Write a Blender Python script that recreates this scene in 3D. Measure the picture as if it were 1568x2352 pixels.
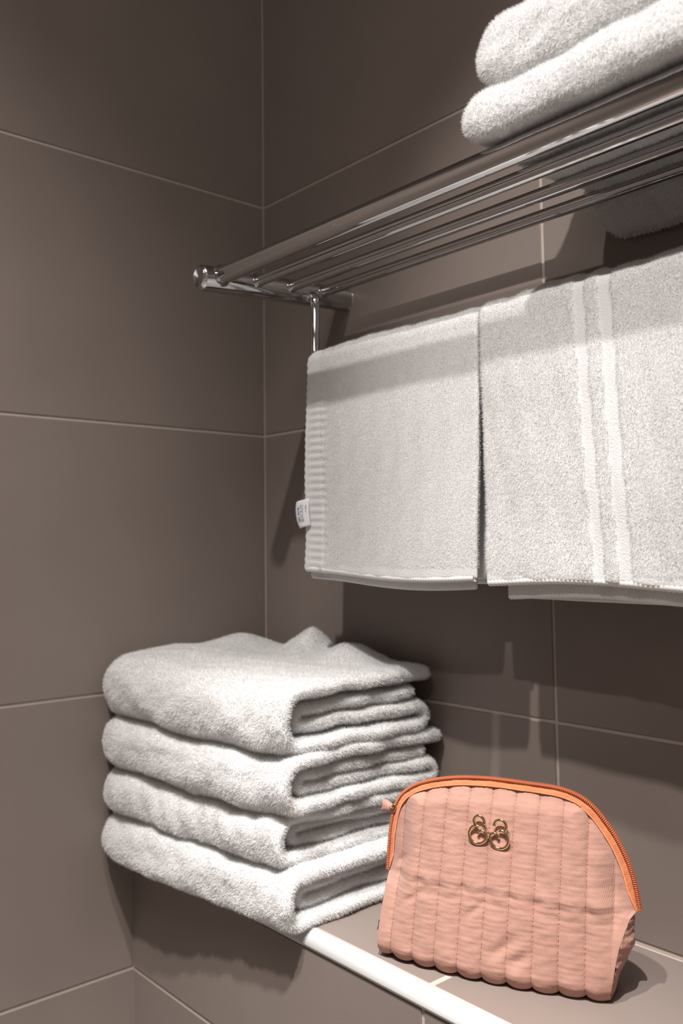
import bpy, math, random
import numpy as np
from mathutils import Vector, Matrix, kdtree
from mathutils.bvhtree import BVHTree

for o in list(bpy.data.objects):
    bpy.data.objects.remove(o, do_unlink=True)
scene = bpy.context.scene
COL = scene.collection
RNG = np.random.default_rng(7)
PI = math.pi

# ------------------------------------------------------------------ camera
# world: x along the back wall away from the corner, -y along the left wall,
# z up from the ledge top (metres).
CAM = np.array([0.9241, -0.6811, 0.3289])
YAW, PITCH, ROLL = -0.8615, 0.0730, -0.0113
fw = np.array([math.cos(PITCH) * math.sin(YAW), math.cos(PITCH) * math.cos(YAW), math.sin(PITCH)])
rt = np.cross(fw, [0, 0, 1]); rt /= np.linalg.norm(rt)
up = np.cross(rt, fw)
r2 = math.cos(ROLL) * rt + math.sin(ROLL) * up
u2 = -math.sin(ROLL) * rt + math.cos(ROLL) * up
cd = bpy.data.cameras.new('camera')
cam = bpy.data.objects.new('camera', cd)
COL.objects.link(cam)
cam.matrix_world = Matrix(((r2[0], u2[0], -fw[0], CAM[0]), (r2[1], u2[1], -fw[1], CAM[1]),
                           (r2[2], u2[2], -fw[2], CAM[2]), (0, 0, 0, 1)))
cd.sensor_fit = 'VERTICAL'
cd.sensor_height = 36.0
cd.lens = 2044.0 / 2352 * 36
cd.shift_x = 23.9 / 2352
cd.shift_y = -71.8 / 2352
cd.clip_start = 0.02
cd.dof.use_dof = True
cd.dof.focus_distance = 0.715
cd.dof.aperture_fstop = 7.0
scene.camera = cam

# ------------------------------------------------------------------ world, lamps and added fill
world = bpy.data.worlds.new('world')
scene.world = world
world.use_nodes = True
world.node_tree.nodes['Background'].inputs[0].default_value = (1.0, 0.93, 0.88, 1)
world.node_tree.nodes['Background'].inputs[1].default_value = 0.0


def spot(name, loc, target, power, half_deg, blend, size, col):
    ld = bpy.data.lights.new(name, 'SPOT')
    ld.energy = power
    ld.spot_size = math.radians(2 * half_deg)
    ld.spot_blend = blend
    ld.shadow_soft_size = size
    ld.color = col
    o = bpy.data.objects.new(name, ld)
    COL.objects.link(o)
    o.location = loc
    d = Vector(target) - Vector(loc)
    o.rotation_euler = d.to_track_quat('-Z', 'Y').to_euler()
    return o


WARM = (1.0, 0.955, 0.92)
spot('spot_light', (0.628, -0.90, 1.607), (0.509, -0.938, 0.0), 146, 50.0, 1.0, 0.018, WARM)
spot('spot_light', (0.900, -0.740, 1.60), (0.470, -0.370, 0.0), 215, 16.5, 1.0, 0.018, WARM)
spot('spot_light', (1.150, -1.450, 1.60), (0.600, -0.170, 0.69), 128, 10.0, 1.0, 0.018, WARM)  # added narrow beam that brightens the fronts of the rack towels


def panel(name, loc, target, power, size, col):
    ld = bpy.data.lights.new(name, 'AREA')
    ld.shape = 'DISK'
    ld.size = size
    ld.energy = power
    ld.color = col
    o = bpy.data.objects.new(name, ld)
    COL.objects.link(o)
    o.location = loc
    o.rotation_euler = (Vector(target) - Vector(loc)).to_track_quat('-Z', 'Y').to_euler()
    return o


panel('fill_panel', (1.05, -1.15, 1.63), (1.05, -1.15, 0.0), 7.5, 0.70, WARM)  # large soft fill light, added overhead to raise the ambient level

scene.view_settings.view_transform = 'Standard'
scene.view_settings.look = 'None'
scene.view_settings.exposure = 0.0
scene.view_settings.gamma = 1.0
scene.view_settings.use_curve_mapping = False


# ------------------------------------------------------------------ helpers
def mat(name, color, rough=0.6, metal=0.0, spec=0.5, bump=None, vary=None, attr_normal=False, sheen=0.0, coat=0.0):
    m = bpy.data.materials.new(name)
    m.use_nodes = True
    nt = m.node_tree
    b = nt.nodes['Principled BSDF']
    b.inputs['Base Color'].default_value = (*color, 1)
    b.inputs['Roughness'].default_value = rough
    b.inputs['Metallic'].default_value = metal
    b.inputs['Specular IOR Level'].default_value = spec
    b.inputs['Sheen Weight'].default_value = sheen
    b.inputs['Coat Weight'].default_value = coat
    tc = nt.nodes.new('ShaderNodeTexCoord')
    if vary:
        scale, amt = vary
        n = nt.nodes.new('ShaderNodeTexNoise')
        n.inputs['Scale'].default_value = scale
        n.inputs['Detail'].default_value = 5
        nt.links.new(tc.outputs['Object'], n.inputs['Vector'])
        r = nt.nodes.new('ShaderNodeValToRGB')
        c = np.array(color)
        r.color_ramp.elements[0].position = 0.3
        r.color_ramp.elements[1].position = 0.7
        r.color_ramp.elements[0].color = (*(c * (1 - amt)), 1)
        r.color_ramp.elements[1].color = (*np.minimum(c * (1 + amt), 1), 1)
        nt.links.new(n.outputs['Fac'], r.inputs['Fac'])
        nt.links.new(r.outputs['Color'], b.inputs['Base Color'])
    if bump:
        scale, strength, dist = bump
        n = nt.nodes.new('ShaderNodeTexNoise')
        n.inputs['Scale'].default_value = scale
        n.inputs['Detail'].default_value = 4
        nt.links.new(tc.outputs['Object'], n.inputs['Vector'])
        bp = nt.nodes.new('ShaderNodeBump')
        bp.inputs['Strength'].default_value = strength
        bp.inputs['Distance'].default_value = dist
        nt.links.new(n.outputs['Fac'], bp.inputs['Height'])
        nt.links.new(bp.outputs['Normal'], b.inputs['Normal'])
    if attr_normal:
        a = nt.nodes.new('ShaderNodeAttribute')
        a.attribute_name = 'nap'
        nt.links.new(a.outputs['Vector'], b.inputs['Normal'])
    return m


def weave_mat(name, color, scale, strength, dist, stretch=(1, 1, 1), amt=0.06):
    """cotton gauze: fine woven bump + soft mottling"""
    m = mat(name, color, rough=0.9, spec=0.15, vary=(90, amt), sheen=0.15)
    nt = m.node_tree
    b = nt.nodes['Principled BSDF']
    tc = nt.nodes.new('ShaderNodeTexCoord')
    w = []
    for axis in ('X', 'Z'):
        t = nt.nodes.new('ShaderNodeTexWave')
        t.wave_type = 'BANDS'
        t.bands_direction = axis
        t.inputs['Scale'].default_value = scale
        t.inputs['Distortion'].default_value = 1.5
        t.inputs['Detail'].default_value = 2
        t.inputs['Detail Scale'].default_value = 3
        nt.links.new(tc.outputs['UV'] if False else tc.outputs['Object'], t.inputs['Vector'])
        w.append(t)
    ad = nt.nodes.new('ShaderNodeMath')
    ad.operation = 'ADD'
    nt.links.new(w[0].outputs['Fac'], ad.inputs[0])
    nt.links.new(w[1].outputs['Fac'], ad.inputs[1])
    bp = nt.nodes.new('ShaderNodeBump')
    bp.inputs['Strength'].default_value = strength
    bp.inputs['Distance'].default_value = dist
    nt.links.new(ad.outputs[0], bp.inputs['Height'])
    nt.links.new(bp.outputs['Normal'], b.inputs['Normal'])
    return m


TILE = mat('tile_stoneware', (0.215, 0.176, 0.157), rough=0.42, spec=0.4, vary=(7, 0.05), bump=(900, 0.12, 0.0004))
GROUT = mat('grout_sand', (0.45, 0.385, 0.34), rough=0.95, spec=0.1, vary=(60, 0.06))
WHITE_PVC = mat('white_edge_profile', (0.75, 0.745, 0.74), rough=0.3)
CHROME = mat('chrome', (0.58, 0.575, 0.58), rough=0.03, metal=1.0)
TERRY = mat('terry_cloth', (0.69, 0.685, 0.68), rough=1.0, spec=0.0, bump=(700, 0.5, 0.0012))
def nap_mat(name, color):
    """cotton fibre: reflects and lets light through"""
    m = bpy.data.materials.new(name)
    m.use_nodes = True
    nt = m.node_tree
    nt.nodes.remove(nt.nodes['Principled BSDF'])
    out = nt.nodes['Material Output']
    d = nt.nodes.new('ShaderNodeBsdfDiffuse')
    t = nt.nodes.new('ShaderNodeBsdfTranslucent')
    mx = nt.nodes.new('ShaderNodeMixShader')
    mx.inputs[0].default_value = 0.45
    n = nt.nodes.new('ShaderNodeTexNoise')
    n.inputs['Scale'].default_value = 300
    r = nt.nodes.new('ShaderNodeValToRGB')
    c = np.array(color)
    r.color_ramp.elements[0].color = (*(c * 0.97), 1)
    r.color_ramp.elements[1].color = (*np.minimum(c * 1.03, 0.97), 1)
    tc = nt.nodes.new('ShaderNodeTexCoord')
    nt.links.new(tc.outputs['Object'], n.inputs['Vector'])
    nt.links.new(n.outputs['Fac'], r.inputs['Fac'])
    for b in (d, t):
        nt.links.new(r.outputs['Color'], b.inputs['Color'])
    nt.links.new(d.outputs[0], mx.inputs[1])
    nt.links.new(t.outputs[0], mx.inputs[2])
    nt.links.new(mx.outputs[0], out.inputs['Surface'])
    return m


NAP = nap_mat('terry_nap', (0.875, 0.87, 0.868))
HEMM = mat('towel_hem_cotton', (0.74, 0.73, 0.72), rough=0.95, spec=0.05, bump=(500, 0.3, 0.0006))
LABEL_WHITE = mat('label_satin', (0.72, 0.715, 0.725), rough=0.5)
LABEL_BLUE = mat('label_print_blue', (0.08, 0.17, 0.27), rough=0.7)
LABEL_NAVY = mat('label_back_navy', (0.01, 0.015, 0.06), rough=0.7)
PEACH = weave_mat('peach_gauze', (0.45, 0.250, 0.197), 420, 0.35, 0.0006)
ORANGE = weave_mat('orange_zip_tape', (0.68, 0.225, 0.103), 500, 0.5, 0.0005)
COIL = mat('orange_zip_coil', (0.40, 0.10, 0.035), rough=0.4)
THREAD = mat('rust_thread', (0.34, 0.12, 0.075), rough=0.8)
GOLD = mat('gold_metal', (0.83, 0.62, 0.36), rough=0.12, metal=1.0)
PAINT = mat('ceiling_paint', (0.75, 0.73, 0.70), rough=0.9)
FLOORM = mat('floor_pale_bounce', (0.76, 0.74, 0.71), rough=0.5, vary=(5, 0.08))  # floor is out of view; pale so it bounces light upward


def link(o, parent=None):
    COL.objects.link(o)
    if parent is not None:
        o.parent = parent
    return o


def mesh_obj(name, v, f, m, parent=None, smooth=True):
    me = bpy.data.meshes.new(name)
    v = np.asarray(v, dtype=np.float32).reshape(-1, 3)
    if isinstance(f, np.ndarray):
        k = f.shape[1]
        me.vertices.add(len(v)); me.vertices.foreach_set('co', v.ravel())
        me.loops.add(f.size); me.loops.foreach_set('vertex_index', f.astype(np.int32).ravel())
        me.polygons.add(len(f))
        me.polygons.foreach_set('loop_start', np.arange(0, f.size, k, dtype=np.int32))
        me.update(calc_edges=True)
    else:
        me.from_pydata([tuple(map(float, p)) for p in v], [], f)
        me.update()
    me.polygons.foreach_set('use_smooth', np.full(len(me.polygons), smooth))
    me.materials.append(m)
    return link(bpy.data.objects.new(name, me), parent)


def empty(name, loc=(0, 0, 0)):
    o = bpy.data.objects.new(name, None)
    o.empty_display_size = 0.02
    o.location = loc
    return link(o)


def tag(o, label, cat, group=None):
    o['label'] = label
    o['category'] = cat
    if group:
        o['group'] = group
    return o


def place_under(o, parent):
    """parent keeping world coordinates (parents are unrotated empties)"""
    o.parent = parent
    o.matrix_parent_inverse = Matrix.Translation(-Vector(parent.location))
    return o


def box_mesh(name, a, b, m, bev=0.0):
    """box between corners with chamfered edges, returns mesh data"""
    import bmesh
    bm = bmesh.new()
    bmesh.ops.create_cube(bm, size=1)
    a, b = Vector(a), Vector(b)
    for v in bm.verts:
        v.co = Vector(((a[i] + b[i]) / 2 + v.co[i] * (b[i] - a[i]) for i in range(3)))
    if bev:
        bmesh.ops.bevel(bm, geom=bm.edges[:], offset=bev, segments=1, affect='EDGES')
    me = bpy.data.meshes.new(name)
    bm.to_mesh(me); bm.free()
    me.materials.append(m)
    return me


def grid_faces(nu, nv, wrap_u=False, wrap_v=False):
    """quads of a grid with index i*nv+j"""
    iu = np.arange(nu if wrap_u else nu - 1)
    jv = np.arange(nv if wrap_v else nv - 1)
    I, J = np.meshgrid(iu, jv, indexing='ij')
    I2, J2 = (I + 1) % nu, (J + 1) % nv
    return np.stack([I * nv + J, I2 * nv + J, I2 * nv + J2, I * nv + J2], -1).reshape(-1, 4)


def tube(name, pts, rad, m, parent=None, n=20, caps=True, bevel=0.0):
    """round tube through points; rad scalar or per point"""
    P = np.asarray(pts, float)
    R = np.full(len(P), rad, float) if np.isscalar(rad) else np.asarray(rad, float)
    T = np.gradient(P, axis=0)
    T /= np.linalg.norm(T, axis=1)[:, None]
    a = np.array([0, 0, 1.0]) if abs(T[0][2]) < 0.9 else np.array([1.0, 0, 0])
    N = np.zeros_like(P)
    nrm = a - T[0] * (a @ T[0]); nrm /= np.linalg.norm(nrm)
    for i in range(len(P)):
        nrm = nrm - T[i] * (nrm @ T[i]); nrm /= np.linalg.norm(nrm)
        N[i] = nrm
    B = np.cross(T, N)
    th = np.linspace(0, 2 * PI, n, endpoint=False)
    V = P[:, None, :] + R[:, None, None] * (np.cos(th)[None, :, None] * N[:, None, :] + np.sin(th)[None, :, None] * B[:, None, :])
    V = V.reshape(-1, 3)
    F = [tuple(q) for q in grid_faces(len(P), n, wrap_v=True)]
    if caps:
        F.append(tuple(range(n - 1, -1, -1)))
        k = (len(P) - 1) * n
        F.append(tuple(range(k, k + n)))
    return mesh_obj(name, V, F, m, parent)


def smooth_curve(pts, n):
    """Catmull-Rom through points, resampled evenly to n"""
    P = np.asarray(pts, float)
    Q = np.vstack([2 * P[0] - P[1], P, 2 * P[-1] - P[-2]])
    out = []
    for i in range(1, len(Q) - 2):
        t = np.linspace(0, 1, 24, endpoint=False)[:, None]
        p0, p1, p2, p3 = Q[i - 1], Q[i], Q[i + 1], Q[i + 2]
        out.append(0.5 * (2 * p1 + (p2 - p0) * t + (2 * p0 - 5 * p1 + 4 * p2 - p3) * t ** 2 + (3 * p1 - p0 - 3 * p2 + p3) * t ** 3))
    out = np.vstack(out + [P[-1:]])
    return resample(out, n)


def resample(P, n):
    d = np.r_[0, np.cumsum(np.linalg.norm(np.diff(P, axis=0), axis=1))]
    s = np.linspace(0, d[-1], n)
    return np.stack([np.interp(s, d, P[:, k]) for k in range(P.shape[1])], -1)


def wob(x, y, seed, scale=1.0):
    """cheap smooth 2-D noise in about [-1,1]"""
    r = np.random.default_rng(seed)
    out = 0
    for k in range(6):
        a = r.uniform(0, 2 * PI); fr = scale * (1.0 + 1.1 * k) * r.uniform(0.7, 1.3)
        out = out + np.sin((x * math.cos(a) + y * math.sin(a)) * fr + r.uniform(0, 6.28)) / (1 + 0.8 * k)
    return out / 2.2


# ------------------------------------------------------------------ terry pile
VIEWS = [CAM, CAM + r2 * 0.25, CAM - r2 * 0.25, CAM + u2 * 0.2]


def nap(parent, V, F, density, length, width, seed, lean=0.9, droop=0.15, keep=None, name='terry_pile'):
    """short fibres standing on the faces of a towel that can be seen, joined as one part"""
    rng = np.random.default_rng(seed)
    V = np.asarray(V, float)
    F = np.asarray(F)
    c = V[F].mean(1)
    n = np.cross(V[F[:, 2]] - V[F[:, 0]], V[F[:, 3]] - V[F[:, 1]])
    area = np.linalg.norm(n, axis=1) / 2
    n = n / np.maximum(np.linalg.norm(n, axis=1)[:, None], 1e-12)
    bvh = BVHTree.FromPolygons([tuple(p) for p in V], [tuple(map(int, q)) for q in F])
    vis = np.zeros(len(F), bool)
    for vp in VIEWS:
        d = vp - c
        dist = np.linalg.norm(d, axis=1)
        d = d / dist[:, None]
        cand = np.where((np.einsum('ij,ij->i', d, n) > -0.35) & ~vis & (area > 1e-12))[0]
        for i in cand:
            o = c[i] + n[i] * 0.0025 + d[i] * 0.0008
            if bvh.ray_cast(Vector(o), Vector(d[i]), dist[i])[0] is None:
                vis[i] = True
    if keep is not None:
        vis &= keep(c)
    idx = np.where(vis)[0]
    if len(idx) == 0:
        return None
    cnt = rng.poisson(area[idx] * density)
    fi = np.repeat(idx, cnt)
    N = len(fi)
    a, b = rng.random(N)[:, None], rng.random(N)[:, None]
    q = V[F[fi]]
    p = (1 - a) * (1 - b) * q[:, 0] + a * (1 - b) * q[:, 1] + a * b * q[:, 2] + (1 - a) * b * q[:, 3]
    # smooth vertex normals
    vn = np.zeros_like(V)
    for k in range(4):
        np.add.at(vn, F[:, k], n * area[:, None])
    vn /= np.maximum(np.linalg.norm(vn, axis=1)[:, None], 1e-12)
    qn = vn[F[fi]]
    nn = (1 - a) * (1 - b) * qn[:, 0] + a * (1 - b) * qn[:, 1] + a * b * qn[:, 2] + (1 - a) * b * qn[:, 3]
    nn /= np.maximum(np.linalg.norm(nn, axis=1)[:, None], 1e-12)
    # clumped lean direction
    cl = np.stack([wob(p[:, 0] * 260 + p[:, 2] * 90, p[:, 1] * 260 + p[:, 2] * 200, seed + k, 1.0) for k in range(3)], -1)
    d = nn + lean * (0.7 * rng.normal(size=(N, 3)) + 0.7 * cl) + np.array([0, 0, -droop])
    d /= np.linalg.norm(d, axis=1)[:, None]
    bad = np.einsum('ij,ij->i', d, nn) < 0.15
    d[bad] = nn[bad]
    L = length * rng.uniform(0.55, 1.15, N)[:, None]
    side = np.cross(d, nn) + 0.25 * rng.normal(size=(N, 3))
    side -= d * np.einsum('ij,ij->i', side, d)[:, None]
    side /= np.maximum(np.linalg.norm(side, axis=1)[:, None], 1e-12)
    base = p - nn * 0.0004
    up_ = np.einsum('ij,ij->i', np.cross(side, d), nn) < 0
    side[up_] *= -1
    v0 = base - side * width
    v1 = base + side * width
    v2 = base + d * L
    VV = np.stack([v0, v1, v2], 1).reshape(-1, 3)
    FF = np.arange(3 * N).reshape(-1, 3)
    o = mesh_obj(name, VV, FF, NAP, None)
    at = o.data.attributes.new('nap', 'FLOAT_VECTOR', 'POINT')
    sn = 0.75 * nn + 0.25 * d
    sn /= np.linalg.norm(sn, axis=1)[:, None]
    at.data.foreach_set('vector', np.repeat(sn, 3, axis=0).astype(np.float32).ravel())
    o['kind'] = 'stuff'
    place_under(o, parent)
    return o


# ------------------------------------------------------------------ the room shell
H0, HS = -0.1341, 0.3026            # lowest grout line in view, course height
ROWS = [H0 + HS * k for k in range(-3, 5)]
ZF, ZC = -1.10, 1.65                 # floor and ceiling
XR, YB = 1.75, -1.75                 # room extents
G = 0.0032                           # grout width
TP = 0.0012                          # tile stands proud of the grout

wall_back = link(bpy.data.objects.new('wall_back', box_mesh('wall_back', (-0.1, 0.0, ZF), (XR, 0.1, ZC), GROUT)))
wall_left = link(bpy.data.objects.new('wall_left', box_mesh('wall_left', (-0.1, YB, ZF), (0.0, 0.0, ZC), GROUT)))
wall_right = link(bpy.data.objects.new('wall_right', box_mesh('wall_right', (XR, YB, ZF), (XR + 0.1, 0.1, ZC), PAINT)))
wall_front = link(bpy.data.objects.new('wall_front', box_mesh('wall_front', (-0.1, YB - 0.1, ZF), (XR + 0.1, YB, ZC), TILE)))
floor = link(bpy.data.objects.new('floor', box_mesh('floor', (-0.1, YB - 0.1, ZF - 0.1), (XR + 0.1, 0.1, ZF), FLOORM)))
ceiling = link(bpy.data.objects.new('ceiling', box_mesh('ceiling', (-0.1, YB - 0.1, ZC), (XR + 0.1, 0.1, ZC + 0.1), PAINT)))
D = 0.1866
lp = [(-D + 0.0012, ZF), (-D + 0.0012, -0.0140), (-0.1767, -0.0140), (-0.1767, -0.0004), (-0.0003, -0.0004), (-0.0003, ZF)]
ledge = mesh_obj('wall_ledge', [(x, y, z) for x in (0.0, XR) for (y, z) in lp],
                 [(i, (i + 1) % 6, 6 + (i + 1) % 6, 6 + i) for i in range(6)] + [(5, 4, 3, 2, 1, 0), (6, 7, 8, 9, 10, 11)], GROUT, None, smooth=False)
for o in (wall_back, wall_left, wall_right, wall_front, floor, ceiling, ledge):
    o['kind'] = 'structure'
wall_back['label'] = 'back wall of large taupe tiles with pale grout, behind the chrome rack'
wall_left['label'] = 'left wall of large taupe tiles with pale grout'
ledge['label'] = 'tiled ledge carrying the towel stack and the peach pouch'


def tile(parent, a, b):
    o = bpy.data.objects.new('tile', box_mesh('tile', a, b, TILE, 0.0007))
    link(o, parent)


zr = [z for z in ROWS] + [ZC]
xs = [0.0, 0.4376, 1.0376, XR]
for i in range(len(zr) - 1):
    z0, z1 = zr[i] + G / 2, zr[i + 1] - G / 2
    if z1 > 0.0:
        for j in range(3):
            xa = xs[j] + (G / 2 if j else 0.0022)
            tile(wall_back, (xa, -TP, max(z0, 0.0035)), (xs[j + 1] - G / 2, 0.004, z1))
    ys = [0.0, -0.545, -1.145, YB]
    for j in range(3):
        ya = ys[j] - (G / 2 if j else 0.0022)
        tile(wall_left, (-0.004, ys[j + 1] + G / 2, z0), (TP, ya, z1))
# ledge: front face courses and top slabs
FZ = [-0.0148] + [H0 - HS * k for k in range(4)]
for k in range(4):
    fx = [0.0, 0.4448, 1.0448, XR]
    for j in range(3):
        zt = FZ[0] if k == 0 else FZ[k] - G / 2
        tile(ledge, (fx[j] + (G / 2 if j else 0.0030), -D, FZ[k + 1] + G / 2), (fx[j + 1] - G / 2, -D + 0.004, zt))
tx = [0.0, 0.4440, 1.0440, XR]
for j in range(3):
    tile(ledge, (tx[j] + (0.0023 if j else 0.0020), -0.1750, -0.004), (tx[j + 1] - 0.0023, -0.0030, 0.0))
# white quarter-round edge profile
pr = [(-0.1764, -0.0135)] + [(-0.1764 - 0.0116 * math.sin(t), -0.0125 + 0.0127 * math.cos(t)) for t in np.linspace(0, PI / 2, 12)]
V = [(x, y, z) for x in (0.0015, XR) for (y, z) in pr]
n = len(pr)
F = [(i, (i + 1) % n, n + (i + 1) % n, n + i) for i in range(n)] + [tuple(range(n - 1, -1, -1)), tuple(range(n, 2 * n))]
tr = mesh_obj('trim_1', V, F, WHITE_PVC)
for p in tr.data.polygons:
    if p.index in (0, n - 1) or len(p.vertices) > 4:
        p.use_smooth = False
tr['kind'] = 'structure'
tr['label'] = 'white quarter-round edge strip along the front of the tiled ledge'

# ------------------------------------------------------------------ chrome rack
XT0, XT1 = 0.1615, 0.775
rack = empty('towel_rack', (XT0, 0, 0.61))
tag(rack, 'chrome towel rack of four bars and a hanging rail fixed to the back wall', 'towel rack')


def P_(o):
    return place_under(o, rack)


def bar_z(y):
    return 0.6150 + 0.055 * y


for xt in (XT0, XT1):
    yy = np.array([-0.0012, -0.004, -0.1985, -0.2005, -0.2012])
    P_(tube('end_tube', [(xt, y, bar_z(y)) for y in yy], [0.0133, 0.0133, 0.0133, 0.0128, 0.0112], CHROME, n=40))
    yy = np.array([-0.2008, -0.2016, -0.2020])
    P_(tube('end_cap', [(xt, y, bar_z(y)) for y in yy], [0.0108, 0.0106, 0.0098], CHROME, n=40))
for y, r, z in ((-0.1800, 0.0092, 0.6072), (-0.1359, 0.0058, 0.6090), (-0.0902, 0.0058, 0.6118), (-0.0452, 0.0058, 0.6140)):
    P_(tube('shelf_bar', [(XT0 + 0.004, y, z), (XT0 + 0.0145, y, z), (0.47, y, z), (XT1 - 0.0145, y, z), (XT1 - 0.004, y, z)],
            r, CHROME, n=28))
    for s, xt in ((1, XT0), (-1, XT1)):
        P_(tube('collar', [(xt + s * 0.0085, y, z), (xt + s * 0.0125, y, z), (xt + s * 0.016, y, z)],
                [r * 1.25, r * 1.22, r * 1.02], CHROME, n=28))
RY, RZ, RR = -0.0765, 0.5250, 0.0050
path = [(XT0 + 0.010, -0.0640, 0.6060), (XT0 + 0.0185, -0.0650, 0.6040), (XT0 + 0.0225, -0.0662, 0.5960), (XT0 + 0.0255, -0.0690, 0.575),
        (XT0 + 0.0300, -0.0735, 0.540), (XT0 + 0.0340, -0.0755, 0.5300), (XT0 + 0.0430, RY, RZ + 0.0005), (0.26, RY, RZ), (0.47, RY, RZ)]
left = smooth_curve(path, 90)
right = left[::-1].copy()
right[:, 0] = XT0 + XT1 - right[:, 0]
P_(tube('hanging_rail', np.vstack([left, right[1:]]), RR, CHROME, n=24))


# ------------------------------------------------------------------ folded towels
def sheet_loop(path, h, n_end=7):
    """closed cross-section loop around a centre path with half thickness h; also the centre point of each loop point"""
    P = np.asarray(path, float)
    T = np.gradient(P, axis=0)
    T /= np.linalg.norm(T, axis=1)[:, None]
    Nn = np.stack([-T[:, 1], T[:, 0]], -1)
    hh = h if not np.isscalar(h) else np.full(len(P), h)
    A = P + Nn * hh[:, None]
    B = P - Nn * hh[:, None]
    th = np.linspace(0, PI, n_end + 2)[1:-1]
    e1 = P[-1] + hh[-1] * (np.cos(th)[:, None] * Nn[-1] + np.sin(th)[:, None] * T[-1])
    e0 = P[0] + hh[0] * (-np.cos(th)[:, None] * Nn[0] - np.sin(th)[:, None] * T[0])
    Q = np.vstack([A, e1, B[::-1], e0])
    Cn = np.vstack([P, np.repeat(P[-1:], n_end, 0), P[::-1], np.repeat(P[:1], n_end, 0)])
    return Q, Cn


def ell(t):
    return np.sqrt(np.clip(1 - np.clip(t, 0, 1) ** 2, 0, 1))


def folded(name, label, group, path, h, x0, x1, deform, lround, seed, density, flen, zc, yfun=None, nx=70, lean=0.9):
    """towel folded over itself: the cross-section (y,z) runs along x; round closed left end, open right end"""
    Q, Cn = sheet_loop(path, h)
    M = len(Q)
    # stations dense at both ends
    a = 0.5 - 0.5 * np.cos(np.linspace(0, PI, nx))
    u = 0.45 * a + 0.55 * np.linspace(0, 1, nx)
    rl = lround
    rr = float(np.mean(h)) * 1.5
    X = x0 + (x1 - rr - x0) * u
    X = np.r_[X, x1 - rr + rr * np.sin(np.linspace(0.14, 1.0, 9) * PI / 2)]
    nx = len(X)
    V = np.zeros((nx, M, 3))
    zmin, zmax = Q[:, 1].min(), Q[:, 1].max()
    zm = (zmin + zmax) / 2
    npth = len(path)
    cpar = np.r_[np.linspace(0, 1, npth), np.ones(7), np.linspace(1, 0, npth), np.zeros(7)]
    for i, x in enumerate(X):
        e = max(ell((x0 + rl - x) / rl), 0.06) if x < x0 + rl else 1.0
        g = max(ell((x - (x1 - rr)) / rr), 0.004) if x > x1 - rr else 1.0
        q = Cn + (Q - Cn) * g
        y = q[:, 0].copy(); z = q[:, 1].copy()
        z = zm + (z - zm) * (0.12 + 0.88 * e) if e < 1 else z
        ymid = (Q[:, 0].min() + Q[:, 0].max()) / 2
        y = ymid + (y - ymid) * (1 - 0.16 * (1 - e))
        # each layer's cut end lies a little further in or out
        jit = (0.0045 * wob(cpar * 9, 0 * cpar, seed + 7) - 0.006 * np.clip((cpar - 0.55) / 0.1, 0, 1)) * np.clip((x - x0) / (x1 - x0), 0, 1) ** 3
        V[i, :, 0] = x + jit; V[i, :, 1] = y; V[i, :, 2] = z
    V = V.reshape(-1, 3)
    V = deform(V, (V[:, 0] - x0) / (x1 - x0))
    F = grid_faces(nx, M, wrap_v=True)
    # end caps as fans are tiny; close them with one ngon each via degenerate strip
    root = empty(name, (float((x0 + x1) / 2), float(Q[:, 0].mean()), float(V[:, 2].min())))
    tag(root, label, 'towel', group)
    c = mesh_obj('cloth', V, F, TERRY)
    place_under(c, root)
    nap(root, V, F, density, flen, 0.00022, seed, lean=lean)
    return root


def u_spiral(yf, yr, z0, t, hs, gap, inner=True, sq=0.8):
    """(y,z) path: outer U folded at the front, back bend, inner U; z0 bottom, t total thickness, hs sheet half thickness"""
    zb = z0 + hs
    zt = z0 + t - hs
    R = (zt - zb) / 2
    pts = []
    pts += [(y, zt) for y in np.linspace(yr, yf + R, 16)]
    cy, cz = yf + R + hs, (zt + zb) / 2
    a = np.linspace(PI / 2, 3 * PI / 2, 14)[1:-1]
    pts += [(yf + hs + R - R * 0.95 * abs(math.cos(t_)) ** sq, cz + R * math.copysign(abs(math.sin(t_)) ** sq, math.sin(t_))) for t_ in a]
    pts += [(y, zb) for y in np.linspace(yf + R, yr - 0.012, 16)]
    if inner:
        hi = hs
        zib = zb + 2 * hs + gap
        zit = zt - 2 * hs - gap
        if zit - zib < 2 * hs * 0.9:
            m = (zib + zit) / 2
            zib, zit = m - hs * 0.95, m + hs * 0.95
        rb = (zib - zb) / 2
        a = np.linspace(-PI / 2, PI / 2, 8)[1:-1]
        pts += [(yr - 0.012 + rb * math.cos(t_), (zb + zib) / 2 + rb * math.sin(t_)) for t_ in a]
        Ri = (zit - zib) / 2
        yfi = yf + hs * 2 + gap + 0.012
        pts += [(y, zib) for y in np.linspace(yr - 0.012, yfi + Ri, 14)]
        a = np.linspace(3 * PI / 2, PI / 2, 10)[1:-1]
        pts += [(yfi + Ri + Ri * math.cos(t_), (zib + zit) / 2 + Ri * math.sin(t_)) for t_ in a]
        pts += [(y, zit) for y in np.linspace(yfi + Ri, yr - 0.02, 14)]
    return resample(np.array(pts), 150)


STACK = 'folded bath towels stacked on the ledge'
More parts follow.
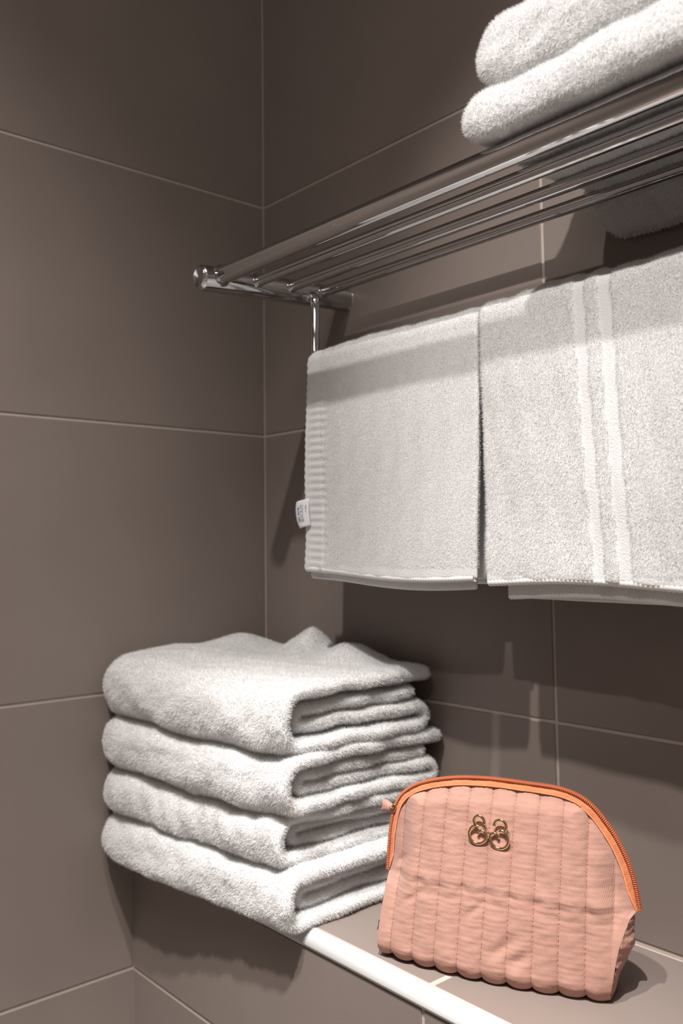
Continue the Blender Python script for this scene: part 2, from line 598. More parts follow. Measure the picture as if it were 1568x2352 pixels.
# (bottom, thickness, x0, x1, yfront, yrear, sheet half thickness, gap)
specs = [
    (0.0010, 0.0500, 0.0060, 0.3080, -0.2120, -0.0150, 0.0062, 0.0015, 'bottom towel of the folded white stack, lying directly on the tiled ledge'),
    (0.0490, 0.0460, 0.0050, 0.2960, -0.2090, -0.0140, 0.0058, 0.0030, 'white folded towel third from the top of the ledge stack'),
    (0.0930, 0.0520, 0.0040, 0.3020, -0.2110, -0.0120, 0.0062, 0.0015, 'white folded towel second from the top of the ledge stack'),
    (0.1430, 0.0620, 0.0040, 0.2980, -0.2090, -0.0180, 0.0064, 0.0045, 'top towel of the folded white stack on the ledge, with a ruffled upper side'),
]


for k, (z0, t, x0, x1, yf, yr, hs, gap, lab) in enumerate(specs):
    path = u_spiral(yf, yr, z0, t, hs, gap)

    def deform(V, u, k=k, z0=z0, t=t):
        x, y, z = V[:, 0], V[:, 1], V[:, 2]
        lvl = np.clip((z - 0.0) / 0.2, 0, 1)
        w = (z - z0) / t
        front = np.clip((-0.10 - y) / 0.11, 0, 1)
        dz = 0.0040 * wob(x * 28, y * 18, 11) * np.clip(lvl * 2.5, 0, 1)
        dz += 0.0014 * wob(x * 70, y * 40, 31 + k) * np.clip(lvl * 2.5, 0, 1)
        # droop of the overhang over the ledge nose, strongest at the left end
        dz -= 0.010 * front ** 2 * (1 - 0.75 * u) * (1.0 if k < 2 else 0.7)
        # left end stands a bit higher further up the stack
        dz += 0.010 * (1 - u) * lvl
        dy = 0.0035 * wob(x * 35, z * 60, 51 + k) + 0.0015 * wob(x * 110, z * 120, 71 + k)
        dy = dy - 0.024 * (1 - u)
        dx = 0.0035 * wob(y * 35, z * 50, 91 + k) * u
        dx = dx + 0.010 * u * np.clip((y + 0.21) / 0.2, 0, 1) * (0.2 if k else -0.2)
        V2 = V.copy()
        V2[:, 0] += dx; V2[:, 1] += dy; V2[:, 2] += dz
        if k == 3:
            top = np.clip((w - 0.75) / 0.25, 0, 1)
            bumps = 0.0
            for (bx, by, ax, ay, hgt) in ((0.045, -0.050, 0.030, 0.030, 0.012), (0.150, -0.034, 0.016, 0.024, 0.026), (0.205, -0.040, 0.030, 0.030, 0.014), (0.110, -0.130, 0.090, 0.045, 0.007), (0.235, -0.120, 0.06, 0.05, -0.004)):
                axx = np.where(x < bx, ax * 2.0, ax * 0.8) if ax < 0.02 else ax
                bumps = bumps + hgt * np.exp(-np.abs((x - bx) / axx) ** 1.5 - ((y - by) / ay) ** 2)
            rid = 0.0012 * np.sin((x * 0.6 + y) * 260) * np.exp(-((x - 0.17) / 0.05) ** 2 - ((y + 0.06) / 0.05) ** 2)
            V2[:, 2] += top * (bumps + rid)
        V2[:, 2] = np.where(k == 0, np.maximum(V2[:, 2], np.where(V2[:, 1] > -D, 0.0006, -0.02)), V2[:, 2])
        V2[:, 0] = np.maximum(V2[:, 0], 0.0022)
        V2[:, 1] = np.minimum(V2[:, 1], -0.0035)
        return V2

    folded('folded_towel', lab, STACK, path, hs, x0, x1, deform, 0.024, 100 + k, 2.2e6, 0.0035, 0)

# two towels on the rack shelf
RT = 'folded towels lying on the chrome rack'
for k, (z0, t, x0, x1, yf, yr, lab) in enumerate((
        (0.6175, 0.0350, 0.5080, 0.7550, -0.2020, -0.0060, 'lower folded white towel resting on the bars of the chrome rack'),
        (0.6520, 0.0560, 0.5200, 0.7500, -0.2000, -0.0100, 'upper folded white towel on the chrome rack, at the top edge'))):
    path = u_spiral(yf, yr, z0, t, 0.0065, 0.0010, sq=0.45)

    def deform(V, u, k=k):
        x, y, z = V[:, 0], V[:, 1], V[:, 2]
        V2 = V.copy()
        dz = 0.0028 * wob(x * 40, y * 25, 211 + k)
        back = np.clip((y + 0.040) / 0.035, 0, 1)
        dz = np.where(z < 0.63, np.abs(dz) * 0.4, dz)
        dz = dz - (0.046 if k == 0 else 0.018) * back ** 1.2
        V2[:, 2] += dz
        V2[:, 1] += 0.0025 * wob(x * 45, z * 60, 231 + k)
        V2[:, 0] += (0.004 * wob(y * 40, z * 60, 251 + k)) * (1 - u)
        V2[:, 1] = np.minimum(V2[:, 1], -0.003)
        return V2

    folded('folded_towel', lab, RT, path, 0.0065, x0, x1, deform, 0.024, 300 + k, 2.6e6, 0.0036, 0, nx=56, lean=0.9)


# ------------------------------------------------------------------ hanging towels
def hang_path(zf, zb, yfr, ybk, rtop, ns):
    """(y,z) centre line from the front hem over the rail to the rear hem"""
    pts = [(yfr, z) for z in np.linspace(zf, RZ - 0.012, 40)]
    mid = (yfr + ybk) / 2
    R = (ybk - yfr) / 2
    a = np.linspace(PI, 0, 16)
    pts += [(mid + R * math.cos(t), RZ - 0.004 + (rtop + 0.004) * math.sin(t)) for t in a]
    pts += [(ybk, z) for z in np.linspace(RZ - 0.012, zb, 30)]
    return resample(np.array(pts), ns)


def hanging(root, name, x0, x1, zf, zb, yfr, ybk, rtop, h, disp, dens, flen, seed, keep=None, nx=90, ns=190):
    path = hang_path(zf, zb, yfr, ybk, rtop, ns)
    Q, Cn = sheet_loop(path, h, 3)
    M = len(Q)
    u = np.linspace(0, 1, nx)
    rr = h / (x1 - x0)
    u = np.unique(np.r_[0, rr * 0.15, rr * 0.5, rr, u[2:-2], 1 - rr, 1 - rr * 0.5, 1 - rr * 0.15, 1])
    nx = len(u)
    V = np.zeros((nx, M, 3))
    for i, uu in enumerate(u):
        g = max(min(ell((rr - uu) / rr) if uu < rr else 1, ell((uu - 1 + rr) / rr) if uu > 1 - rr else 1), 0.05)
        q = Cn + (Q - Cn) * g
        V[i, :, 0] = x0 + (x1 - x0) * uu
        V[i, :, 1] = q[:, 0]
        V[i, :, 2] = q[:, 1]
    V = V.reshape(-1, 3)
    side = np.tile(np.r_[np.ones(len(path)), np.zeros(M - len(path))], nx)
    V = disp(V, np.repeat(u, M))
    F = grid_faces(nx, M, wrap_v=True)
    o = mesh_obj(name, V, F, TERRY)
    place_under(o, root)
    if dens:
        nap(root if name == 'cloth' else root, V, F, dens, flen, 0.00018, seed, lean=1.0, droop=0.3, keep=keep)
    return o, V


# --- first hanging towel
t1 = empty('hanging_towel', (0.32, -0.08, 0.29))
tag(t1, 'white towel with a ribbed border and a care label, hanging on the rail', 'towel', 'towels hanging on the rack rail')


def disp1(V, u):
    V = V.copy()
    x, y, z = V[:, 0], V[:, 1], V[:, 2]
    dn = np.clip((RZ - z) / 0.22, 0, 1)
    fr = y < RY
    x += np.where(fr, -0.010 * dn * (1 - u) - 0.006 * dn ** 2 * u, 0)
    y += 0.004 * dn * np.sin(u * 5.2 + 0.6) * np.where(fr, 1, 0.4) + 0.0016 * wob(x * 45, z * 30, 5) * np.clip(dn * 3, 0, 1)
    # ribbed border strip beside the left edge
    rib = np.exp(-((u - 0.085) / 0.055) ** 4)
    y -= np.where(fr, 0.0007 * np.sin(z * 2 * PI / 0.0079 + 3 * u) * rib * np.clip(dn * 4, 0, 1), 0)
    y -= np.where(fr & (u < 0.12), 0.0010, 0) * np.clip(dn * 4, 0, 1)
    x += np.where(u < 0.02, 0.0007 * np.sin(z * 2 * PI / 0.0079), 0)
    # hem wave at the bottom of the front
    z += np.where(fr, (0.004 * np.cos(u * 4.0 + 0.4) - 0.002) * dn ** 4, 0)
    z += 0.0022 * wob(x * 60, 0 * x, 9) * np.exp(-((z - 0.532) / 0.012) ** 2)
    return V


def keep1(c):
    return (c[:, 0] > 0.228) & ~((c[:, 2] < 0.3095))


o1, V1 = hanging(t1, 'cloth', 0.2060, 0.4370, 0.3050, 0.2960, -0.0945, -0.0585, 0.0095, 0.0026, disp1, 3.0e6, 0.0021, 41, keep1, nx=120, ns=230)


def disp1b(V, u):
    V = disp1(V, u)
    return V


hanging(t1, 'inner_layer', 0.2080, 0.4300, 0.2955, 0.3000, -0.0870, -0.0660, 0.0060, 0.0020, disp1b, 0, 0, 42)

# --- second hanging towel
t2 = empty('hanging_towel', (0.58, -0.08, 0.28))
tag(t2, 'white towel with flat woven bands, hanging on the rail at the right edge', 'towel', 'towels hanging on the rack rail')
BANDS = [(0.5345, 0.5455), (0.5560, 0.5680)]


def disp2(V, u):
    V = V.copy()
    x, y, z = V[:, 0], V[:, 1], V[:, 2]
    dn = np.clip((RZ - z) / 0.22, 0, 1)
    fr = y < RY
    x0 = x.copy()
    y += 0.003 * dn * np.sin(u * 6.0 + 2.0) + 0.0018 * wob(x * 40, z * 28, 15) * np.clip(dn * 3, 0, 1)
    for a, b in BANDS:
        xs_ = x0 - 0.012 * np.clip((RZ - z) / 0.22, 0, 1)
        y += np.where(fr & (xs_ > a) & (xs_ < b), 0.0011, 0)
    z += 0.0024 * wob(x * 55, 0 * x, 19) * np.exp(-((z - 0.534) / 0.012) ** 2)
    z += np.where(fr, 0.004 * np.sin(u * 5) * dn ** 4, 0)
    return V


def keep2(c):
    xs_ = c[:, 0] - 0.012 * np.clip((RZ - c[:, 2]) / 0.22, 0, 1)
    k = np.ones(len(c), bool)
    for a, b in BANDS:
        k &= ~((xs_ > a + 0.0006) & (xs_ < b - 0.0006))
    return k & ~(c[:, 2] < 0.304)


o2, V2 = hanging(t2, 'cloth', 0.4420, 0.7200, 0.2980, 0.2850, -0.0980, -0.0570, 0.0105, 0.0030, disp2, 3.0e6, 0.0026, 43, keep2, nx=150, ns=230)


def disp2b(V, u):
    V = disp2(V, u)
    return V


hanging(t2, 'inner_layer', 0.4560, 0.7180, 0.2850, 0.2850, -0.0890, -0.0640, 0.0060, 0.0022, disp2b, 1.0e6, 0.0014, 44)


def hem_roll(root, V, M_like, x_from, x_to, zlow, yfr, r):
    """sewn hem roll following the front bottom edge of a hanging towel"""
    m = (V[:, 1] < RY) & (V[:, 2] < zlow)
    P = V[m]
    xs_ = np.linspace(x_from, x_to, 80)
    pts = []
    for x in xs_:
        s = P[np.abs(P[:, 0] - x) < 0.004]
        if len(s):
            j = s[np.argmin(s[:, 2])]
            pts.append((x, s[:, 1].mean(), j[2] + r * 0.6))
    pts = np.array(pts)
    k = np.ones(7) / 7
    for c in (1, 2):
        q = np.pad(pts[:, c], 3, mode='edge')
        pts[:, c] = np.convolve(q, k, 'valid')
    rr = r * (1 + 0.10 * np.sin(np.arange(240) * 1.9))
    pts = resample(pts, 240)
    o = tube('hem', pts, rr, HEMM, None, n=10)
    place_under(o, root)
    # stitched line above the hem
    st = pts.copy(); st[:, 2] += 0.0062; st[:, 1] -= 0.0004
    return o


hem_roll(t1, V1, None, 0.1985, 0.4290, 0.33, -0.09, 0.0030)
hem_roll(t2, V2, None, 0.4440, 0.7180, 0.33, -0.09, 0.0033)

# care label sewn into the side seam of the first towel
def label_pt(a, b):
    """a across (0 at the seam, 1 outer end), b down (0 top, 1 bottom) on the little satin loop"""
    o = np.array([0.2060, -0.0960, 0.3780])
    ax = np.array([-0.0175, -0.0040, -0.0030])
    dn = np.array([0.0020, 0.0005, -0.0280])
    curl = 0.0022 * math.sin(PI * min(max(a, 0), 1)) + 0.0010 * math.sin(PI * b)
    tp = np.array([0.0030, 0, 0.0]) * (b * a)
    return o + ax * a * (1 - 0.10 * abs(2 * b - 1) ** 3) + dn * b + tp + np.array([-0.4, -0.9, 0]) * curl


na, nb = 14, 16
top = np.array([[label_pt(i / (na - 1), j / (nb - 1)) for j in range(nb)] for i in range(na)])
off = np.array([0.30, 0.95, 0]) * 0.0009
V = np.vstack([top.reshape(-1, 3), (top + off).reshape(-1, 3)])
g1 = grid_faces(na, nb)
F = [tuple(map(int, q)) for q in g1] + [tuple(int(k) + na * nb for k in q[::-1]) for q in g1]
ring = [i * nb for i in range(na)] + [(na - 1) * nb + j for j in range(1, nb)] + [i * nb + nb - 1 for i in range(na - 2, -1, -1)] + [j for j in range(nb - 2, 0, -1)]
for i in range(len(ring)):
    a, b = ring[i], ring[(i + 1) % len(ring)]
    F.append((b, a, a + na * nb, b + na * nb))
lab = mesh_obj('care_label', V, F, LABEL_WHITE)
place_under(lab, t1)
lab['label'] = 'small white satin care label with blue print'


def print_lines(strokes, w, name):
    """flat print: thin ribbons along strokes given in label coordinates (a,b)"""
    VV, FF = [], []
    for st in strokes:
        for (a0, b0), (a1, b1) in zip(st[:-1], st[1:]):
            p, q = label_pt(a0, b0), label_pt(a1, b1)
            d = q - p
            L = np.linalg.norm(d)
            if L < 1e-7:
                continue
            d /= L
            nrm = np.array([-0.35, -0.94, 0])
            s = np.cross(d, nrm); s /= np.linalg.norm(s)
            p = p + nrm * 0.00025 - d * w * 0.4
            q = q + nrm * 0.00025 + d * w * 0.4
            i = len(VV)
            VV += [p - s * w, p + s * w, q + s * w, q - s * w]
            FF.append((i, i + 1, i + 2, i + 3))
    o = mesh_obj(name, VV, FF, LABEL_BLUE, None, smooth=False)
    o.parent = lab
    o['kind'] = 'stuff'
    return o


GLY = {'1': [[(0.5, 0), (0.5, 1), (0.25, 0.75)]], '0': [[(0.1, 0), (0.9, 0), (0.9, 1), (0.1, 1), (0.1, 0)]],
       '%': [[(0, 0), (1, 1)], [(0.1, 0.8), (0.3, 1)], [(0.7, 0), (0.9, 0.2)]],
       'C': [[(0.9, 0.1), (0.5, 0), (0.1, 0.2), (0.1, 0.8), (0.5, 1), (0.9, 0.9)]], 'O': [[(0.1, 0), (0.9, 0), (0.9, 1), (0.1, 1), (0.1, 0)]],
       'T': [[(0, 1), (1, 1)], [(0.5, 1), (0.5, 0)]], 'N': [[(0.1, 0), (0.1, 1), (0.9, 0), (0.9, 1)]]}
strokes = []
txt = '100% COTTON'
for i, ch in enumerate(txt):
    for st in GLY.get(ch, []):
        # reads upward along the label: text advance is -b, letter height towards the outer end (+a)
        strokes.append([(0.58 + 0.12 * y, 0.80 - (i + x * 0.75) * 0.052) for x, y in st])
# wash symbols: circle, tub, square, crossed mark, iron hatch
def sym(cb, pts):
    return [(0.30 + 0.20 * y, cb - 0.045 + 0.09 * x) for x, y in pts]


strokes.append(sym(0.23, [(0.5 + 0.5 * math.cos(t), 0.5 + 0.5 * math.sin(t)) for t in np.linspace(0, 2 * PI, 9)]))
strokes.append(sym(0.36, [(0, 1), (0.1, 0), (0.9, 0), (1, 1)]))
strokes.append(sym(0.49, [(0, 0), (1, 0), (1, 1), (0, 1), (0, 0)]))
strokes.append(sym(0.62, [(0, 0), (1, 1)])); strokes.append(sym(0.62, [(0, 1), (1, 0)]))
strokes.append(sym(0.75, [(0, 0), (1, 0), (1, 1), (0, 1), (0, 0)])); strokes.append(sym(0.75, [(0.0, 0.5), (1, 0.5)])); strokes.append(sym(0.75, [(0.5, 0), (0.5, 1)]))
# partly hidden third line next to the seam
strokes.append([(0.16, 0.22), (0.10, 0.25), (0.17, 0.28)])
strokes.append([(0.10, 0.31), (0.16, 0.31), (0.16, 0.36), (0.10, 0.36)])
strokes.append([(0.12, 0.41), (0.17, 0.44), (0.10, 0.49)])
print_lines(strokes, 0.00024, 'label_print')

# ------------------------------------------------------------------ quilted pouch
BO = np.array([0.3866, -0.1750, 0.0])
bd = np.array([0.164, 0.070, 0.0]); bd /= np.linalg.norm(bd)
bn = np.array([bd[1], -bd[0], 0.0])          # towards the viewer


def bag(s, h, t):
    """pouch coordinates: s along its width, h up, t depth behind the front base line"""
    s, h, t = np.broadcast_arrays(np.asarray(s, float), np.asarray(h, float), np.asarray(t, float))
    return BO + s[..., None] * bd + h[..., None] * np.array([0, 0, 1.0]) - t[..., None] * bn


ZT = 0.022
zipc = np.array([(0.0006, 0.0624), (0.0039, 0.0961), (0.0101, 0.1179), (0.0219, 0.1298), (0.039, 0.1368), (0.0613, 0.1415), (0.0864, 0.1434), (0.1142, 0.143), (0.1442, 0.1413), (0.1635, 0.1337), (0.1787, 0.1166), (0.189, 0.0976), (0.1944, 0.0798), (0.1974, 0.0617)])
ZIP = smooth_curve(zipc, 400)
tang = np.gradient(ZIP, axis=0); tang /= np.linalg.norm(tang, axis=1)[:, None]
inw = np.stack([tang[:, 1], -tang[:, 0]], -1)      # inward for a left-to-right arch
arc = np.linspace(0, 1, 400)
tapew = 0.0046 * np.minimum(1, np.minimum(arc, 1 - arc) / 0.06 + 0.25) * (1 + 0.15 * (arc > 0.72))
EDGE = ZIP + inw * tapew[:, None]
iTL = int(np.argmin(np.linalg.norm(ZIP - np.array([0.0180, 0.1270]), axis=1)))
iTR = int(np.argmin(np.linalg.norm(ZIP - np.array([0.1640, 0.1330]), axis=1)))

NU, NV = 300, 170
TE = 0.0198


def with_t(P, t):
    return np.c_[P, np.full(len(P), t)] if np.isscalar(t) else np.c_[P, t]


Lc = np.vstack([smooth_curve([(-0.0006, 0.0040, 0.0010), (-0.0016, 0.0150, 0.0010), (0.0000, 0.0350, 0.0060), (0.0016, 0.0540, 0.0130)], 40), with_t(EDGE[:iTL + 1], TE)])
Rc = np.vstack([smooth_curve([(0.1783, 0.0030, 0.0000), (0.1815, 0.0200, -0.0005), (0.1858, 0.0400, 0.0035), (0.1922, 0.0575, 0.0130)], 40), with_t(EDGE[iTR:][::-1], TE)])
ub = np.linspace(0, 1, NU)
Bc = np.c_[-0.0006 + (0.1783 + 0.0006) * ub, 0.0036 + 0 * ub, 0.0005 - 0.0125 * np.sin(PI * ub) ** 0.8]
Tc = with_t(EDGE[iTL:iTR + 1], TE)
Lc, Rc, Tc, Bc = resample(Lc, NV), resample(Rc, NV), resample(Tc, NU), resample(Bc, NU)
uu, vv = np.meshgrid(np.linspace(0, 1, NU), np.linspace(0, 1, NV), indexing='ij')
U, W = uu[..., None], vv[..., None]
S = (1 - W) * Bc[:, None] + W * Tc[:, None] + (1 - U) * Lc[None] + U * Rc[None] - ((1 - U) * (1 - W) * Bc[0] + U * (1 - W) * Bc[-1] + (1 - U) * W * Tc[0] + U * W * Tc[-1])
s, h, t = S[..., 0].copy(), S[..., 1].copy(), S[..., 2].copy()
edge = np.minimum(1, np.minimum(np.minimum(uu, 1 - uu) / 0.06, (1 - vv) / 0.07))
edge = np.clip(edge, 0, 1)
flat = -0.0110 * np.sin(PI * uu) ** 0.8 * (1 - np.clip(h / 0.14, 0, 1)) ** 0.8 + 0.0165 * np.clip(h / 0.14, 0, 1.1) ** 1.25
we = np.clip(np.minimum(np.minimum(uu, 1 - uu) / 0.16, (1 - vv) / 0.12), 0, 1)
we = we * we * (3 - 2 * we)
t = t * (1 - we) + flat * we
# front tucks under at the base
tuck = np.clip(1 - vv / 0.06, 0, 1)
t += 0.006 * tuck ** 2
# quilting channels
PITCH_Q = 0.01868
SHEAR = 0.070


def phase(s, h):
    return (s - 0.0132 - (SHEAR - 0.05 * (s / 0.18)) * (h - 0.055)) / PITCH_Q


ph = phase(s, h)
gro = np.abs(np.sin(PI * ph))
t -= 0.0030 * (gro ** 0.5 - 0.75) * np.clip(edge + 0.25, 0, 1)
h_low = np.clip(1 - vv / 0.05, 0, 1)
h -= 0.0022 * h_low * gro ** 0.6
# gauze wrinkles: short horizontal puckers, a fold across the middle, dimples
ch = np.floor(ph)
wr = 0.00016 * wob(s * 60 + ch * 7.3, h * 900, 301) + 0.00012 * wob(s * 90 + ch * 3.1, h * 1600, 302)
crease = 0.0640 - 0.02 * s + 0.0016 * wob(s * 150, 0 * s, 303)
cw = np.exp(-((h - crease) / 0.0032) ** 2)
wr += 0.0009 * cw * (0.5 + 0.5 * np.sin(ph * 2 * PI + 1)) - 0.0005 * np.exp(-((h - crease - 0.0058) / 0.0032) ** 2) + 0.0005 * np.exp(-((h - crease + 0.0060) / 0.0024) ** 2)
wr += 0.0004 * wob(s * 120, h * 220, 304)
for (ds, dh, ra, rb_, amp) in ((0.104, 0.030, 0.012, 0.004, 0.0020), (0.115, 0.022, 0.010, 0.004, 0.0018), (0.080, 0.050, 0.008, 0.003, 0.0016), (0.012, 0.072, 0.012, 0.003, 0.0014), (0.030, 0.052, 0.012, 0.003, 0.0012)):
    q = ((s - ds) * 0.8 + (h - dh) * 0.6) / ra
    r_ = (-(s - ds) * 0.6 + (h - dh) * 0.8) / rb_
    wr += amp * np.exp(-q * q - r_ * r_)
t += wr * np.clip(edge + 0.1, 0, 1)
FP = bag(s, h, t)
pouch = empty('cosmetic_pouch', tuple(float(v) for v in bag(0.09, 0.0, 0.03)))
tag(pouch, 'quilted peach cosmetic pouch with orange zip and gold emblem, on the ledge', 'pouch')
fp = mesh_obj('front_panel', FP.reshape(-1, 3), grid_faces(NU, NV), PEACH)
place_under(fp, pouch)
# rear panel: mirrored, plainer
k1, k2 = 4, 4
tb = 2 * ZT - (S[..., 2] - 0.0060 * np.sin(PI * uu) ** 0.7 * np.sin(PI * np.clip(vv * 1.05, 0, 1)) ** 0.8 - 0.0016 * (gro ** 0.55 - 0.75) * edge)
tb = np.minimum(tb, 0.046)
BP = bag(S[..., 0], S[..., 1], tb)[::k1, ::k2]
place_under(mesh_obj('rear_panel', BP.reshape(-1, 3), grid_faces(BP.shape[0], BP.shape[1])[:, ::-1], PEACH), pouch)
# gusset strip: zip end left -> base -> zip end right
kL = int(np.argmin(np.abs(Lc[:, 1] - 0.0600)))
kR = int(np.argmin(np.abs(Rc[:, 1] - 0.0600)))
fr = np.vstack([np.stack([s[0, :kL + 1], h[0, :kL + 1], t[0, :kL + 1]], -1)[::-1], np.stack([s[:, 0], h[:, 0], t[:, 0]], -1)[1:-1],
                np.stack([s[-1, :kR + 1], h[-1, :kR + 1], t[-1, :kR + 1]], -1)])
ng = len(fr)
nw = 14
sec = np.linspace(0, 1, nw)
outw = np.zeros((ng, 2))
outw[:kL + 1, 0] = -1
outw[-(kR + 1):, 0] = 1
hb = np.clip(fr[:, 1] / 0.060, 0, 1)
bul = np.where(fr[:, 0] > 0.09, 1.0, 0.0) * 0.0085 * np.exp(-((hb - 0.68) / 0.36) ** 2) * (1 - hb ** 6) * np.clip(hb / 0.15, 0, 1)
GS = np.zeros((ng, nw, 3))
for j, q in enumerate(sec):
    tt = fr[:, 2] + (np.minimum(2 * ZT - fr[:, 2], 0.046) - fr[:, 2]) * q
    b_ = np.sin(PI * q)
    GS[:, j, 0] = fr[:, 0] + outw[:, 0] * bul * b_
    GS[:, j, 1] = fr[:, 1] - np.where(outw[:, 0] == 0, 0.0016 * b_, 0)
    GS[:, j, 2] = tt
GS[..., 1] = np.maximum(GS[..., 1], 0.0008)
wob_g = 0.0012 * wob(GS[..., 1] * 300, GS[..., 2] * 160, 310)
GS[..., 0] += wob_g * outw[:, 0][:, None]
place_under(mesh_obj('gusset', bag(GS[..., 0], GS[..., 1], GS[..., 2]).reshape(-1, 3), grid_faces(ng, nw), PEACH), pouch)

# zip tape on both sides of the coil
for side in (1, -1):
    m = 6
    TPV = np.zeros((400, m, 3))
    for j, q in enumerate(np.linspace(-0.25, 1, m)):
        e = ZIP + inw * (tapew * (1 - q) + 0.0)[:, None]
        pk = 0.0004 * wob(arc * 160, q * 2 + 0 * arc, 320)
        TPV[:, j, 0] = e[:, 0]; TPV[:, j, 1] = e[:, 1]
        TPV[:, j, 2] = ZT - side * (0.0034 - 0.0024 * q ** 1.5 + pk + 0.0012 * (q < 0))
    TPV = bag(TPV[..., 0], TPV[..., 1], TPV[..., 2]).reshape(-1, 3)
    f_ = grid_faces(400, m)
    place_under(mesh_obj('zip_tape', TPV, f_ if side > 0 else f_[:, ::-1], ORANGE), pouch)
for side in (1, -1):
    nn_ = 3200
    zp = resample(ZIP, nn_)
    tg = np.gradient(zp, axis=0); tg /= np.linalg.norm(tg, axis=1)[:, None]
    no = np.stack([-tg[:, 1], tg[:, 0]], -1)
    L = np.linalg.norm(np.diff(zp, axis=0), axis=1).sum()
    teeth = np.linspace(0, L / 0.0014 * 2 * PI, nn_)
    cp = bag(zp[:, 0] + no[:, 0] * 0.0008, zp[:, 1] + no[:, 1] * 0.0008, np.full(nn_, ZT - side * 0.0011))
    place_under(tube('zip_coil', cp, 0.00135 * (1 + 0.22 * np.sin(teeth)), COIL, None, n=8), pouch)

# running stitches along the quilting lines
kd = kdtree.KDTree(NU * NV)
fl = np.stack([s, h, 0 * s], -1).reshape(-1, 3)
for i, p in enumerate(fl):
    kd.insert(Vector(p), i)
kd.balance()
tf = t.ravel()


def front_t(ss, hh):
    _, i, _ = kd.find(Vector((ss, hh, 0)))
    return tf[i]


VV, FF = [], []
for k in range(0, 9):
    hh = 0.004
    while hh < 0.140:
        s_mid = None
        ss = 0.0132 + k * PITCH_Q
        for _ in range(4):
            ss = 0.0132 + k * PITCH_Q + (SHEAR - 0.05 * (ss / 0.18)) * (hh - 0.055)
        co, i, dist = kd.find(Vector((ss, hh, 0)))
        if dist < 0.0012 and edge.ravel()[i] > 0.2 and uu.ravel()[i] > 0.03:
            t0 = tf[i] - 0.0005
            p = bag(ss - 0.00020, hh, t0); q = bag(ss + 0.00020, hh, t0)
            p2 = bag(ss - 0.00020 + 0.00007, hh + 0.0015, front_t(ss, hh + 0.0015) - 0.0005)
            q2 = bag(ss + 0.00020 + 0.00007, hh + 0.0015, front_t(ss, hh + 0.0015) - 0.0005)
            a = len(VV)
            VV += [p, q, q2, p2]
            FF.append((a, a + 1, a + 2, a + 3))
        hh += 0.0027
stt = mesh_obj('stitching', VV, FF, THREAD, None, smooth=False)
stt['kind'] = 'stuff'
stt.parent = fp
stt.matrix_parent_inverse = Matrix.Identity(4)

# gold emblem of curled wire
EM = {
    'curl_ring': [[(550, 482), (490, 462), (420, 495), (374, 575), (375, 660), (430, 735), (520, 768), (610, 745), (672, 685), (682, 615), (648, 562), (592, 545), (548, 568), (536, 608)],
                  [(905, 532), (962, 518), (1030, 558), (1068, 640), (1063, 720), (1016, 790), (928, 822), (838, 800), (772, 735), (748, 655), (762, 600), (812, 568), (868, 590), (900, 652)]],
    'ear_arc': [[(505, 462), (466, 405), (470, 345), (510, 300), (562, 290), (620, 320), (650, 375), (652, 424)],
                [(1002, 535), (1042, 470), (1030, 395), (985, 350), (920, 338), (860, 362), (832, 405), (828, 445)]],
    'bridge': [[(650, 572), (720, 574), (800, 578)]]}
emb = empty('gold_emblem', tuple(float(v) for v in bag(0.0909, 0.1065, 0.0)))
t_e = min(front_t(0.0909 + a, 0.1065 + b) for a in (-0.012, -0.006, 0, 0.006, 0.012) for b in (-0.008, 0, 0.008))
emb.parent = pouch
emb.matrix_parent_inverse = Matrix.Translation(-Vector(pouch.location))
emb['label'] = 'gold curled-wire emblem'
SC = 0.000345 / 7.84
for nm, lst in EM.items():
    for pts in lst:
        P2 = np.array([((x - 720) * SC, -(y - 600) * SC) for x, y in pts])
        P2[:, 1] += 0.05 * P2[:, 0]
        c3 = smooth_curve(P2, 70)
        rad = 0.00115 if nm != 'bridge' else 0.0008
        rr = np.full(70, rad)
        P3 = bag(0.0909 + c3[:, 0], 0.1062 + c3[:, 1], np.full(70, t_e - 0.0006))
        o = tube(nm, P3, rr, GOLD, None, n=14)
        o.parent = emb
        o.matrix_parent_inverse = Matrix.Translation(-Vector(emb.location))

# slider and fabric pull
sl = []
for a in np.linspace(0, 1, 14):
    sl.append(a)
i0 = int(np.argmin(np.linalg.norm(ZIP - np.array([0.0050, 0.1130]), axis=1)))
zc_, tg_ = ZIP[i0], tang[i0]
no_ = np.array([-tg_[1], tg_[0]])


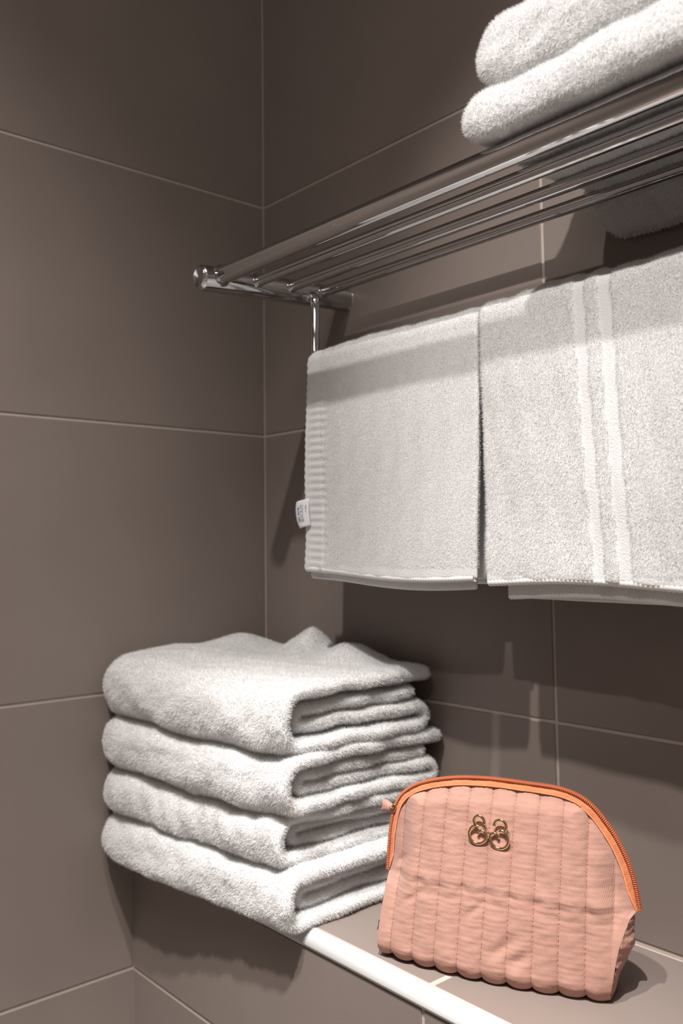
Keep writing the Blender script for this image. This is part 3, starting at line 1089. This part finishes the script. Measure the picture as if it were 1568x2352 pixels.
def slab(name, cu, cv, pts2d, t0, t1, m, bev=0.0005):
    """extruded outline in zip coordinates (along the zip, outward)"""
    n = len(pts2d)
    P2 = [zc_ + tg_ * (cu + a) + no_ * (cv + b) for a, b in pts2d]
    V = [bag(p[0], p[1], t0) for p in P2] + [bag(p[0], p[1], t1) for p in P2]
    F = [tuple(range(n)), tuple(range(2 * n - 1, n - 1, -1))] + [(i, n + i, n + (i + 1) % n, (i + 1) % n) for i in range(n)]
    o = mesh_obj(name, V, F, m, None, smooth=False)
    place_under(o, pouch)
    md = o.modifiers.new('bevel', 'BEVEL'); md.width = bev; md.segments = 3
    return o


outl = [(-0.0036, -0.0012), (-0.0036, 0.0012), (-0.0016, 0.0021), (0.0020, 0.0019), (0.0036, 0.0010), (0.0036, -0.0010), (0.0020, -0.0019), (-0.0016, -0.0021)]
slab('zip_slider', 0, 0.0010, outl, ZT - 0.0034, ZT + 0.0022, GOLD)
ringp = [bag(*(zc_ + no_ * (0.0030 + 0.0018 * math.cos(a)) + tg_ * 0.0), ZT - 0.002 + 0.0024 * math.sin(a)) for a in np.linspace(0, 2 * PI, 20)]
place_under(tube('pull_ring', ringp, 0.0005, GOLD, None, n=10), pouch)
# tab: puffed fabric, narrow at the ring, flared and notched at the far end
na, nb = 26, 22
TV = []
for i in range(na):
    a = i / (na - 1)
    w = (0.0027 + 0.0034 * a ** 0.8) * (1.0 if a < 0.9 else 1 - 0.25 * ((a - 0.9) / 0.1) ** 2)
    th_ = 0.0036 * math.sin(PI * min(0.15 + a * 0.8, 1)) ** 0.5
    if i in (0, na - 1):
        w *= 0.55; th_ *= 0.35
    for j in range(nb):
        b = 2 * PI * j / nb
        lat = w * math.copysign(abs(math.cos(b)) ** 0.8, math.cos(b))
        notch = 0.0014 * math.exp(-(lat / 0.0016) ** 2) * max(0, (a - 0.75) / 0.25)
        out = 0.0030 + 0.0100 * a - notch
        p = zc_ + np.array([-0.93, 0.12]) * out + np.array([0.12, 0.93]) * lat
        TV.append(bag(p[0], p[1], ZT - 0.001 + th_ * math.sin(b) - 0.0004 * math.sin(a * 9)))
F = [tuple(map(int, q)) for q in grid_faces(na, nb, wrap_v=True)] + [tuple(range(nb)), tuple(range((na - 1) * nb + nb - 1, (na - 1) * nb - 1, -1))]
place_under(mesh_obj('pull_tab', TV, F, PEACH), pouch)
